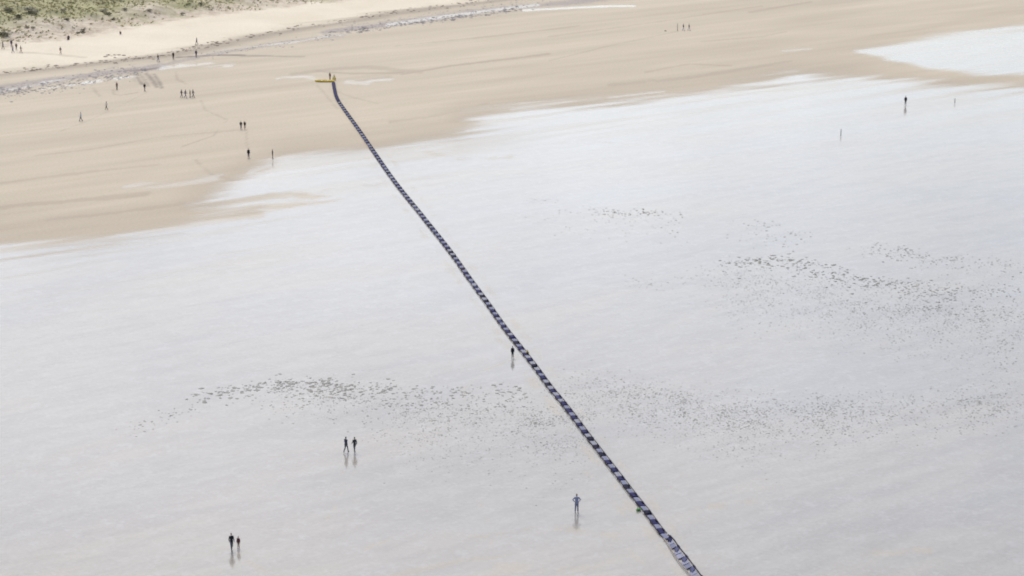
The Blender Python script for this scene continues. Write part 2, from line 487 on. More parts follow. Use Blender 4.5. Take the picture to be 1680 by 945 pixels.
bands = [
    # points, spread up, spread down, count, size range
    ([(330, 648), (400, 636), (470, 632), (540, 630), (570, 645)], 6, 12, 85, (.16, .42)),
    ([(215, 712), (262, 686), (330, 660)], 3, 6, 16, (.12, .26)),
    ([(480, 628), (540, 634), (640, 640), (700, 645), (770, 645), (860, 646)], 10, 22, 130, (.13, .33)),
    ([(430, 645), (560, 660), (700, 670), (860, 684), (900, 690)], 16, 26, 230, (.09, .22)),
    ([(640, 690), (760, 700), (900, 700), (960, 690)], 25, 55, 600, (.06, .15)),
    ([(930, 640), (1060, 655), (1200, 675), (1330, 685), (1400, 680), (1560, 668), (1680, 660)], 24, 32, 1100, (.07, .18)),
    ([(1000, 655), (1160, 680), (1260, 715)], 25, 40, 500, (.06, .15)),
    ([(985, 343), (1010, 345), (1040, 350), (1075, 350), (1110, 350)], 4, 8, 40, (.14, .36)),
    ([(880, 340), (960, 365), (1060, 372), (1120, 372)], 12, 26, 45, (.10, .22)),
    ([(890, 330), (905, 328)], 3, 4, 6, (.12, .2)),
    ([(1030, 460), (1080, 465), (1140, 460), (1180, 440)], 12, 14, 40, (.08, .2)),
    ([(1225, 368), (1260, 382), (1305, 388)], 10, 14, 36, (.12, .32)),
    ([(1180, 440), (1240, 426), (1280, 428), (1330, 436), (1380, 455), (1430, 462), (1500, 472)], 7, 11, 120, (.15, .42)),
    ([(1430, 408), (1490, 414), (1530, 425), (1600, 430), (1680, 440)], 8, 14, 90, (.12, .3)),
    ([(1480, 470), (1520, 476), (1570, 478), (1680, 478)], 10, 16, 120, (.10, .3)),
    ([(1440, 506), (1500, 508), (1560, 510), (1680, 515)], 9, 14, 120, (.09, .27)),
    ([(1180, 470), (1330, 490), (1480, 520), (1680, 560)], 30, 45, 1000, (.07, .18)),
]
specks = []
for bi, (pts, up, dn, cnt, (a, b_)) in enumerate(bands):
    P = [Vector(p) for p in pts]
    for _ in range(int(cnt * 4.6)):
        t = rng.random() * (len(P) - 1); i = int(t)
        q = P[i].lerp(P[i + 1], t - i)
        g = rng.gauss(0, .72)
        yy = q.y + (g * dn if g > 0 else g * up)
        xx = q.x + rng.gauss(0, 20)
        cl = float(fbm(np.array([xx / 26.0]), np.array([yy / 8.0]), 5 + bi, 2)[0])
        if rng.random() > .25 + 1.5 * max(0, cl - .3) ** .8 * 1.2:
            continue
        s = .72 * (a + (b_ - a) * rng.random() ** 2.2)
        x, y = flat(xx, yy)
        specks.append((s, 'near' if yy > 585 else 'far', x, y))
specks.sort(key=lambda t: -t[0])
protos = [lump(i) for i in range(8)]
BIG = 220
clump_me = [mesh_from('seaweed_clump', pv.tolist(), pf, M_weed, True) for pv, pf in protos]
for k, (s, band, x, y) in enumerate(specks[:BIG]):
    o = obj('seaweed_clump', clump_me[k % 8])
    o.location = (x, y, 0.0)
    o.scale = (s * rng.uniform(.8, 1.5), s * rng.uniform(.7, 1.3), s * rng.uniform(.35, .6))
    o.rotation_euler = (0, 0, rng.uniform(-.6, .6))
    if band == 'near':
        tag(o, 'dark seaweed clump in the speckled band across the nearer wet sand', 'seaweed', 'seaweed clumps in the nearer band')
    else:
        tag(o, 'dark seaweed clump in the speckled patches right of the walkway, farther out', 'seaweed', 'seaweed clumps in the farther patches')
items = [(x, y, 0, s * rng.uniform(.8, 1.5), s * rng.uniform(.7, 1.3), s * rng.uniform(.35, .6), rng.uniform(-.6, .6)) for s, _, x, y in specks[BIG:]]
tag(obj('seaweed', scatter_mesh('seaweed', items, protos, M_weed)), 'fine dark scraps of seaweed strewn over the wet sand', 'seaweed', kind='stuff')

def along(pts, cnt, spread, size, hfun=True):
    out = []
    P = [Vector(p) for p in pts]
    Q = []
    for _ in range(cnt):
        t = rng.random() * (len(P) - 1); i = int(t)
        q = P[i].lerp(P[i + 1], t - i)
        Q.append((q.x + rng.gauss(0, 8), q.y + rng.gauss(0, spread)))
    Q = np.array(Q); Z = np.zeros(cnt)
    for _ in range(12):
        X, Y = flat(Q[:, 0], Q[:, 1], Z)
        Z = Z + .75 * (height(X, Y) - Z)
    for x, y, z in zip(X, Y, Z):
        s = size[0] + (size[1] - size[0]) * rng.random() ** 2
        out.append((x, y, z - .02, s * rng.uniform(.8, 1.5), s * rng.uniform(.8, 1.5), s * rng.uniform(.5, .9), rng.uniform(0, 6)))
    return out
st = along([(-60, 158), (0, 152), (80, 144), (160, 128), (230, 116)], 800, 5.5, (.12, .40))
st += along([(330, 92), (420, 78), (520, 62), (560, 55)], 160, 3, (.12, .35))
st += along([(545, 54), (640, 44), (720, 33), (800, 22), (860, 14)], 420, 2.2, (.15, .55))
st += along([(560, 48), (680, 30), (800, 12), (900, 2)], 320, 4, (.12, .35))
tag(obj('shingle', scatter_mesh('shingle', st, protos, M_stone)), 'grey shingle stones in a strip along the upper beach', 'shingle', kind='stuff')
wr = along([(0, 121), (60, 113), (120, 107), (250, 93), (330, 77), (400, 62), (480, 47), (560, 34), (640, 21), (720, 11), (800, 1)], 420, 1.8, (.15, .55))
wr += along([(170, 92), (185, 90), (200, 90)], 14, 1, (.2, .6)) + along([(205, 94), (235, 94)], 10, 1, (.2, .5))
tag(obj('tide_wrack', scatter_mesh('tide_wrack', wr, protos, M_wrack)), 'brown line of tide wrack along the edge of the pale sand', 'seaweed', kind='stuff')

# dune grass: tufts of blades in one mesh per tint
def grass_mesh(name, n, mat, seed, thr):
    r = np.random.RandomState(seed)
    X = r.uniform(-215, 20, n * 14); Y = r.uniform(470, 680, n * 14)
    dd = dune_d(X, Y)
    dens = fbm(X / 9, Y / 9, 71, 4)
    keep = (dd > -1) & (dd < 75) & (X > -Y * .33) & (X < -Y * .02 + 10)
    keep &= r.rand(len(X)) < (sstep(2, 26, dd + 34 * (dens - .5)) * thr + (.10 if thr < .9 else .02) * sstep(-1, 3, dd))
    X = X[keep][:n]; Y = Y[keep][:n]
    Z = height(X, Y)
    V = []; F = []
    b0 = 0
    for x, y, z in zip(X, Y, Z):
        s = r.uniform(.25, .62)
        for _ in range(7):
            a = r.uniform(-1.9, 1.2); lean = r.uniform(.6, 1.5) * s; w = r.uniform(.06, .13) * s * 1.8
            ox, oy = r.uniform(-.25, .25, 2) * s
            ca, sa_ = math.cos(a), math.sin(a)
            hh = s * r.uniform(.3, .7)
            V += [(x + ox - sa_ * w, y + oy + ca * w, z - .05), (x + ox + sa_ * w, y + oy - ca * w, z - .05),
                  (x + ox + ca * lean * .4 + sa_ * w * .7, y + oy + sa_ * lean * .4 - ca * w * .7, z + hh * .65), (x + ox + ca * lean, y + oy + sa_ * lean, z + hh)]
            F += [(b0, b0 + 1, b0 + 2), (b0, b0 + 2, b0 + 3)]
            b0 += 4
    return mesh_from(name, V, F, mat)
M_g1 = mat_simple('marram_green', (.33, .325, .155), .9, .3, .15)
M_g2 = mat_simple('marram_straw', (.44, .39, .245), .9, .25, .2)
M_g3 = mat_simple('marram_dark', (.27, .25, .15), .9, .3, .15)
for m_ in (M_g1, M_g2, M_g3):           # thin blades let light through
    n_ = m_.node_tree.nodes; l_ = m_.node_tree.links
    tr_ = n_.new('ShaderNodeBsdfTranslucent'); mx_ = n_.new('ShaderNodeMixShader'); mx_.inputs[0].default_value = .45
    l_.new(n_['Principled BSDF'].inputs['Base Color'].links[0].from_socket, tr_.inputs[0])
    l_.new(n_['Principled BSDF'].outputs[0], mx_.inputs[1]); l_.new(tr_.outputs[0], mx_.inputs[2]); l_.new(mx_.outputs[0], n_['Material Output'].inputs[0])
for nm, cnt, mt, sd_, th, lab in (('dune_grass', 8000, M_g1, 3, .9, 'green marram grass covering the dune behind the beach'),
                                  ('straw_grass', 7000, M_g2, 5, .75, 'straw-coloured dead grass among the green on the dune'),
                                  ('dark_grass', 900, M_g3, 8, .6, 'dark tufts of grass on the dune slope')):
    tag(obj(nm, grass_mesh(nm, cnt, mt, sd_, th)), lab, 'grass', kind='stuff')

# low shrubs on the dune
M_leaf = mat_simple('shrub_leaf', (.24, .22, .14), .7, .4, .6)
M_twig = mat_simple('shrub_twig', (.14, .10, .07), .8, .3, 3)
def shrub_meshes(seed):
    r = random.Random(seed)
    V = []; F = []
    for _ in range(420):
        a = r.uniform(0, 6.283); e = r.uniform(0, 1.5); k = r.uniform(.45, 1.0) * (.8 + .25 * math.sin(3 * a + seed))
        c = Vector((k * math.cos(a) * math.cos(e), k * math.sin(a) * math.cos(e), .25 + k * .65 * math.sin(e)))
        u = Vector((r.gauss(0, 1), r.gauss(0, 1), r.gauss(0, 1))).normalized(); v = u.orthogonal().normalized()
        s = r.uniform(.07, .14); b0 = len(V)
        V += [c - u * s, c + v * s * .6, c + u * s, c - v * s * .6]; F.append((b0, b0 + 1, b0 + 2, b0 + 3))
    crown = mesh_from('crown', V, F, M_leaf)
    V = []; F = []
    for k in range(6):
        a = k * 1.05 + r.uniform(-.2, .2); t = Vector((math.cos(a) * .6, math.sin(a) * .6, r.uniform(.4, .75)))
        b0 = len(V); w = .035
        V += [(-w, 0, -.2), (w, -w, -.2), (0, w, -.2), tuple(t)]
        F += [(b0, b0 + 1, b0 + 3), (b0 + 1, b0 + 2, b0 + 3), (b0 + 2, b0, b0 + 3)]
    return crown, mesh_from('stem', V, F, M_twig)
shr = [shrub_meshes(i) for i in range(3)]
for k, (px, py, s) in enumerate([(14, 18, 1.6), (48, 14, 2.2), (58, 17, 1.8), (30, 26, 1.4), (104, 18, 1.5), (170, 20, 1.7), (178, 24, 1.2), (186, 33, 1.0), (5, 58, 1.8), (12, 55, 1.4),
                                 (44, 46, .9), (54, 46, .8), (135, 54, 1.0), (128, 55, .9), (136, 49, .8), (110, 33, 1.0), (205, 14, 1.1), (245, 16, 1.0), (300, 20, .9), (330, 6, 1.0)]):
    e = tag(empty('dune_shrub', place(px, py), rng.uniform(0, 6)), 'low dark brownish shrub on the dune slope', 'shrub', 'low shrubs on the dune')
    e.scale = (s, s * rng.uniform(.8, 1.2), s * .6)
    cr, stm = shr[k % 3]
    obj('crown', cr, e); obj('stem', stm, e)

# ------------------------------------------------------------------ the floating walkway laid across the beach
CENTRE = [(547, 137), (548.5, 146), (551, 157), (556, 168), (563.5, 179), (575, 195), (590, 216), (616, 254), (649, 301), (697, 361), (738, 413), (775, 465), (802, 502), (828, 539), (857, 576),
          (880, 606), (902.5, 637), (928, 668), (970, 724), (1017.5, 785.5), (1037.5, 812), (1060, 840), (1081, 869), (1093, 884)]
path = [Vector(flat(*p)) for p in CENTRE]
# wider near section: left and right edges
WIDE_R = [(1096, 883), (1104, 889), (1114, 903), (1127.5, 919.5), (1140.5, 937), (1152, 952), (1166, 968)]
WIDE_L = [(1089, 885.5), (1095, 893), (1103, 907), (1113, 922), (1126, 938), (1139, 954), (1152, 971)]

def resample(P, step):
    # smooth polyline sampled at even spacing
    L = [0]
    for a, b_ in zip(P, P[1:]): L.append(L[-1] + (b_ - a).length)
    n = int(L[-1] / step)
    out = []
    for k in range(n + 1):
        s = k * step; i = 0
        while i < len(P) - 2 and L[i + 1] < s: i += 1
        t = (s - L[i]) / (L[i + 1] - L[i])
        p0 = P[max(i - 1, 0)]; p1 = P[i]; p2 = P[i + 1]; p3 = P[min(i + 2, len(P) - 1)]
        d1 = (p2 - p0) / max((p2 - p0).length, 1e-6); d2 = (p3 - p1) / max((p3 - p1).length, 1e-6); h = (p2 - p1).length
        a = 2*t**3 - 3*t*t + 1; b_ = t**3 - 2*t*t + t; c = -2*t**3 + 3*t*t; d = t**3 - t*t
        out.append(p1 * a + d1 * h * b_ + p2 * c + d2 * h * d)
    return out

M_navy = mat_simple('navy_float', (.026, .026, .080), .9, .5, 1.5, .12)
M_ink = mat_simple('dark_float', (.016, .015, .034), .9, .35, 1.5, .12)
M_lav = mat_simple('pale_panel', (.185, .195, .268), .9, .25, 1.0, .15)
M_lav2 = mat_simple('pale_panel_grey', (.245, .252, .295), .9, .25, 1.0, .15)
M_lav3 = mat_simple('pale_panel_faded', (.27, .28, .36), .9, .3, 1.6, .15)
M_rail = mat_simple('dark_rail', (.04, .036, .04), .9, .3, 2, .12)
M_brown = mat_simple('brown_rail', (.25, .21, .175), .7, .3, 2)

def box_mesh(name, sx, sy, z0, z1, mat, bev=.03):
    bm = bmesh.new()
    bmesh.ops.create_cube(bm, size=1)
    for v in bm.verts:
        v.co = Vector((v.co.x * sx, v.co.y * sy, (v.co.z + .5) * (z1 - z0) + z0))
    bmesh.ops.bevel(bm, geom=bm.edges[:], offset=bev, segments=1, affect='EDGES')
    me = bpy.data.meshes.new(name); bm.to_mesh(me); bm.free()
    me.materials.append(mat)
    return me

def tube_mesh(name, pts, r, mat, seg=6):
    V = []; F = []
    pts = [Vector(p) for p in pts]
    for i, p in enumerate(pts):
        t = (pts[min(i + 1, len(pts) - 1)] - pts[max(i - 1, 0)]).normalized()
        u = t.cross(Vector((0, 0, 1))).normalized(); v = u.cross(t)
        rr = r[i] if isinstance(r, (list, tuple)) else r
        for k in range(seg):
            a = 2 * math.pi * k / seg
            V.append(p + (u * math.cos(a) + v * math.sin(a)) * rr)
    for i in range(len(pts) - 1):
        for k in range(seg):
            a = i * seg + k; b_ = i * seg + (k + 1) % seg
            F.append((a, b_, b_ + seg, a + seg))
    F.append(tuple(range(seg))[::-1]); F.append(tuple(range(len(V) - seg, len(V))))
    return mesh_from(name, V, F, mat, True)

CELL, WID = 2.6, 0.62
fine_path = resample(path, 0.1)
start = fine_path[0]
walk = tag(empty('floating_walkway', (start.x, start.y, 0)), 'long narrow blue-and-white segmented floating walkway crossing the whole beach', 'walkway')
O = Vector((start.x, start.y, 0))
blk = [box_mesh('float_block', WID, 1.28, 0.02, .24, M_navy, .05), box_mesh('float_block', WID, 1.15, 0.02, .23, M_ink, .06), box_mesh('float_block', WID * 1.06, 1.35, 0.02, .24, M_navy, .06)]
blk.append(box_mesh('float_block', WID * .96, 1.2, .02, .23, mat_simple('faded_navy', (.055, .058, .125), .9, .4, 1.5, .12), .05))
full_blk = box_mesh('float_block', WID * .95, 2.45, 0.02, .24, M_navy, .06)
pan = [box_mesh('deck_panel', WID * .86, 1.24, .05, .16, M_lav, .03), box_mesh('deck_panel', WID * .86, 1.34, .05, .15, M_lav2, .03)]
hinge = box_mesh('hinge_block', .17, .5, .20, .36, M_ink, .03)
k = 0; s = 0.6
total = (len(fine_path) - 1) * .1
while s < total - .6:
    i = int(s / .1)
    p = fine_path[i]; d = (fine_path[min(i + 4, len(fine_path) - 1)] - fine_path[max(i - 4, 0)]).normalized()
    rz = math.atan2(-d.x, d.y)
    loc = Vector((p.x, p.y, 0)) - O
    if s < 24:
        o = obj('float_block', full_blk, walk); o.location = loc; o.rotation_euler = (0, 0, rz)
    else:
        o = obj('float_block', blk[rng.choice((0, 0, 1, 2, 2, 3))], walk); o.location = loc + Vector((rng.uniform(-.03, .03), 0, rng.uniform(-.02, .02))); o.rotation_euler = (rng.uniform(-.03, .03), 0, rz + rng.uniform(-.09, .09)); o.scale = (rng.uniform(.9, 1.1), rng.uniform(.8, 1.12), rng.uniform(.8, 1.15))
        i2 = min(int((s + CELL / 2) / .1), len(fine_path) - 1)
        q = fine_path[i2]
        o = obj('deck_panel', pan[rng.choice((0, 0, 1))], walk); o.location = Vector((q.x, q.y, 0)) - O; o.rotation_euler = (0, rng.uniform(-.04, .04), rz + rng.uniform(-.05, .05)); o.scale = (rng.uniform(.85, 1.05), rng.uniform(.9, 1.05), 1)
        # small hinge standing at the right-hand end of each float
        side = Vector((d.y, -d.x)) * (-(WID / 2 - .08))
        o = obj('hinge_block', hinge, walk); o.location = loc + Vector((side.x, side.y, 0)); o.rotation_euler = (0, 0, rz)
    s += CELL; k += 1

def offset_path(P, off, z):
    out = []
    for i, p in enumerate(P):
        d = (P[min(i + 1, len(P) - 1)] - P[max(i - 1, 0)]).normalized()
        out.append(Vector((p.x + -d.y * off, p.y + d.x * off, z)) - O)
    return out
coarse = resample(path, 1.3)
obj('side_rail', tube_mesh('side_rail', offset_path(coarse, WID / 2 + .03, .20), .05, M_rail), walk)
obj('side_rail', tube_mesh('side_rail', offset_path(coarse, -WID / 2 - .03, .18), .035, M_rail), walk)
# the wider end section
RW = [Vector(flat(*p)) for p in WIDE_R]; LW = [Vector(flat(*p)) for p in WIDE_L]
RWs = resample(RW, .5); LWs = resample(LW, .5)
obj('side_rail', tube_mesh('side_rail', [Vector((p.x, p.y, .34)) - O for p in RWs], .075, M_rail), walk)
obj('side_rail', tube_mesh('side_rail', [Vector((p.x, p.y, .16)) - O for p in LWs], .055, M_brown), walk)
lenR = (len(RWs) - 1) * .5; lenL = (len(LWs) - 1) * .5
knot = box_mesh('knot', .2, .55, .20, .44, M_ink, .06)
s = 0.9; k = 0
def prism(a, b_, c, d, z0, z1, name, mat):
    V = [Vector((q.x, q.y, z0)) - O for q in (a, b_, c, d)] + [Vector((q.x, q.y, z1 + dz)) - O for q, dz in ((a, -.06), (b_, .08), (c, .08), (d, -.06))]
    return mesh_from(name, V, [(3, 2, 1, 0), (4, 5, 6, 7), (0, 1, 5, 4), (1, 2, 6, 5), (2, 3, 7, 6), (3, 0, 4, 7)], mat)
def at(P, u):
    u = min(max(u, 0), 1) * (len(P) - 1); i = min(int(u), len(P) - 2)
    return P[i].lerp(P[i + 1], u - i)
nc = int(lenR / 2.6)
for k in range(nc):
    u0 = (k + .1) / nc; u1 = (k + .36) / nc; u2 = (k + .40) / nc; u3 = (k + 1.06) / nc
    f = .06
    Lp = lambda u, g: at(LWs, u).lerp(at(RWs, u), g)
    obj('float_block', prism(Lp(u0 + .02, .42), Lp(u0, .93), Lp(u1, .93), Lp(u1 + .03, .42), .05, .26, 'float_block', M_navy if k < 1 else mat_simple('faded_float', (.085, .09, .165), .9, .3, 1.5, .15)), walk)
    for a_, b2, g0, g1 in ((.40, .66, .16, .90), (.72, 1.04, .12, .84)):
        ja, jb = rng.uniform(-.02, .02), rng.uniform(-.02, .02)
        obj('deck_panel', prism(Lp((k + a_ + ja) / nc, g0), Lp((k + a_) / nc, g1), Lp((k + b2) / nc, g1), Lp((k + b2 + jb) / nc, g0), .04, .15, 'deck_panel', rng.choice((M_lav3, M_lav, M_lav2))), walk)
    o = obj('knot', knot, walk); q = at(RWs, (k + .2) / nc); o.location = Vector((q.x, q.y, 0)) - O
    dr = RWs[-1] - RWs[0]; o.rotation_euler = (0, 0, math.atan2(-dr.x, dr.y))

# ------------------------------------------------------------------ yellow raft, float, bag, poles
M_yel = mat_simple('yellow_rubber', (.66, .48, .09), .8, .15, 2)
M_yel2 = mat_simple('pale_yellow', (.66, .55, .22), .5, .15, 2)
M_blackr = mat_simple('black_rubber', (.03, .03, .03), .5, .2, 2)
M_green = mat_simple('lime_green', (.15, .38, .10), .8, .15, 3)
rp = place(533, 134)
raft = tag(empty('inflatable_raft', rp, R(-4)), 'long low yellow inflatable raft at the far end of the walkway', 'raft')
raft.scale = (1, .8, .72)
ring = []
for i in range(37):
    a = 2 * math.pi * i / 36
    cx, sx_ = math.cos(a), math.sin(a)
    ring.append((2.0 * math.copysign(abs(cx) ** .7, cx), .75 * math.copysign(abs(sx_) ** .7, sx_), .25 + .10 * max(0, abs(cx) - .75) / .25))
obj('tube', tube_mesh('tube', ring, .25, M_yel, 10), raft)
obj('floor', box_mesh('floor', 3.6, 1.2, .05, .14, M_yel2, .04), raft)
for xx in (-.7, .6):
    o = obj('thwart', tube_mesh('thwart', [(xx, -.62, .32), (xx, 0, .34), (xx, .62, .32)], .14, M_yel2, 8), raft)
for ysd in (-1, 1):
    obj('grab_line', tube_mesh('grab_line', [(-1.5, ysd * 1.0, .28), (-.75, ysd * 1.03, .18), (0, ysd * 1.02, .28), (.75, ysd * 1.03, .18), (1.5, ysd * 1.0, .28)], .025, M_blackr, 5), raft)

def lathe(name, prof, mat, seg=14):
    V = []; F = []
    for r_, z in prof:
        for k in range(seg):
            a = 2 * math.pi * k / seg
            V.append((r_ * math.cos(a), r_ * math.sin(a), z))
    for i in range(len(prof) - 1):
        for k in range(seg):
            a = i * seg + k; b_ = i * seg + (k + 1) % seg
            F.append((a, b_, b_ + seg, a + seg))
    F.append(tuple(range(seg))[::-1]); F.append(tuple(range(len(V) - seg, len(V))))
    return mesh_from(name, V, F, mat, True)
buoy_prof = [(.05, 0), (.2, .06), (.27, .2), (.27, .32), (.2, .47), (.07, .55), (.06, .62)]
def buoy(px, py, mat, capmat, label, sc):
    e = tag(empty('buoy', place(px, py)), label, 'buoy')
    e.scale = (sc, sc, sc)
    obj('float', lathe('float', buoy_prof, mat), e)
    obj('collar', lathe('collar', [(.10, .53), (.10, .60)], capmat), e)
    obj('ring', tube_mesh('ring', [(.09 * math.cos(a), 0, .68 + .09 * math.sin(a)) for a in np.linspace(0, 6.283, 13)], .02, capmat, 5), e)
buoy(865.3, 581.5, M_yel, M_blackr, 'small yellow buoy beside the right edge of the walkway, mid-way', .8)
buoy(548.5, 131.5, M_yel2, M_blackr, 'pale yellow buoy at the right end of the yellow raft', 1.6)
# green bag
bp = place(1047.5, 838)
bag = tag(empty('duffel_bag', bp, R(20)), 'lime green bag lying against the left edge of the walkway', 'bag')
bag.scale = (.8, .8, .8)
obj('body', tube_mesh('body', [(-.3, 0, .16), (-.27, 0, .16), (-.1, 0, .17), (.1, 0, .17), (.27, 0, .16), (.3, 0, .16)], [.08, .15, .17, .17, .15, .08], M_green, 10), bag)
for xx in (-.12, .12):
    obj('strap', tube_mesh('strap', [(xx, -.17, .12), (xx, -.12, .30), (xx, 0, .40), (xx, .12, .30), (xx, .17, .12)], .02, M_blackr, 5), bag)
# thin poles in the wet sand
M_pole = mat_simple('weathered_pole', (.17, .17, .165), .7, .25, 4)
for px, py, hgt, lab in ((1379.5, 222, 1.15, 'thin grey pole standing alone in the wet sand, left of the others'), (1566.5, 168.5, .85, 'short thin grey pole in the wet sand near the right edge'),
                         (1111.5, 51, 1.9, 'tall thin grey pole beside the pair of far walkers')):
    e = tag(empty('marker_pole', place(px, py)), lab, 'pole', 'marker poles in the sand')
    obj('shaft', lathe('shaft', [(.07, -.2), (.068, hgt * .5), (.06, hgt)], M_pole, 9), e)
    obj('cap', lathe('cap', [(.075, hgt - .01), (.085, hgt + .03), (.06, hgt + .08)], M_pole, 9), e)
sp = obj('beach_stone', clump_me[2]); sp.location = place(1091.5, 51); sp.scale = (.35, .35, .45)
tag(sp, 'single dark stone on the far sand left of the walkers', 'stone')

# ------------------------------------------------------------------ people
def remesh(parts, name, voxel, ratio=1.0):
    """join closed tubes and balls into one continuous skin"""
    bm = bmesh.new()
    for V, F in parts:
        vs = [bm.verts.new(v) for v in V]
        for f in F:
            bm.faces.new([vs[i] for i in f])
    bmesh.ops.recalc_face_normals(bm, faces=bm.faces[:])
    me = bpy.data.meshes.new(name); bm.to_mesh(me); bm.free()
    o = bpy.data.objects.new('tmp', me); COL.objects.link(o)
    md = o.modifiers.new('r', 'REMESH'); md.mode = 'VOXEL'; md.voxel_size = voxel
    sm = o.modifiers.new('s', 'SMOOTH'); sm.factor = .5; sm.iterations = 2
    if ratio < 1:
        dc = o.modifiers.new('d', 'DECIMATE'); dc.ratio = ratio
    dg = bpy.context.evaluated_depsgraph_get()
    out = bpy.data.meshes.new_from_object(o.evaluated_get(dg))
    bpy.data.objects.remove(o); bpy.data.meshes.remove(me)
    out.name = name
    out.polygons.foreach_set('use_smooth', [True] * len(out.polygons))
    return out

def limb(pts, rad, seg=10):
    pts = [Vector(p) for p in pts]; V = []; F = []
    ref = None
    for i, p in enumerate(pts):
        t = (pts[min(i + 1, len(pts) - 1)] - pts[max(i - 1, 0)]).normalized()
        u = t.cross(Vector((0, 1, 0.01)))
        if u.length < .1: u = t.cross(Vector((1, 0, 0)))
        u.normalize(); v = t.cross(u)
        r_ = rad[i]; ru, rv = r_ if isinstance(r_, tuple) else (r_, r_)
        for k in range(seg):
            a = 2 * math.pi * k / seg
            V.append(p + u * math.cos(a) * ru + v * math.sin(a) * rv)
    n = len(pts)
    t0 = (pts[1] - pts[0]).normalized(); t1 = (pts[-1] - pts[-2]).normalized()
    def mn(r_): return min(r_) if isinstance(r_, tuple) else r_
    V.append(pts[0] - t0 * mn(rad[0]) * .6); V.append(pts[-1] + t1 * mn(rad[-1]) * .6)
    for i in range(n - 1):
        for k in range(seg):
            a = i * seg + k; b_ = i * seg + (k + 1) % seg
            F.append((a, b_, b_ + seg, a + seg))
    for k in range(seg):
        F.append(((k + 1) % seg, k, n * seg)); F.append(((n - 1) * seg + k, (n - 1) * seg + (k + 1) % seg, n * seg + 1))
    return V, F

def ball(c, r_, seg=12):
    c = Vector(c)
    rx, ry, rz = r_
    return limb([c + Vector((0, 0, rz * z)) for z in (-.92, -.7, -.35, 0, .35, .7, .92)], [(rx * k, ry * k) for k in (.39, .71, .94, 1, .94, .71, .39)], seg)

def hand(wrist, d, side, parts):
    """palm, four fingers and a thumb from the wrist along d (fingers slightly curled)"""
    w = Vector(wrist); d = Vector(d).normalized()
    fwd = Vector((0, -1, 0)) - d * Vector((0, -1, 0)).dot(d); fwd.normalize()
    out = d.cross(fwd).normalized() * 1.0
    palm = w + d * .09
    parts.append(limb([w, w + d * .045, palm], [(.026, .030), (.022, .042), (.020, .040)], 8))
    for k, (off, L) in enumerate(((.030, .072), (.010, .080), (-.011, .074), (-.031, .058))):
        b_ = palm + fwd * off - d * .01
        m = b_ + d * L * .55 + out * side * .012
        e = b_ + d * L * .92 + out * side * .034
        parts.append(limb([b_, m, e], [.0095, .009, .008], 6))
    b_ = w + d * .03 + fwd * .03
    parts.append(limb([b_, b_ + d * .03 + fwd * .028, b_ + d * .068 + fwd * .036], [.013, .011, .009], 6))

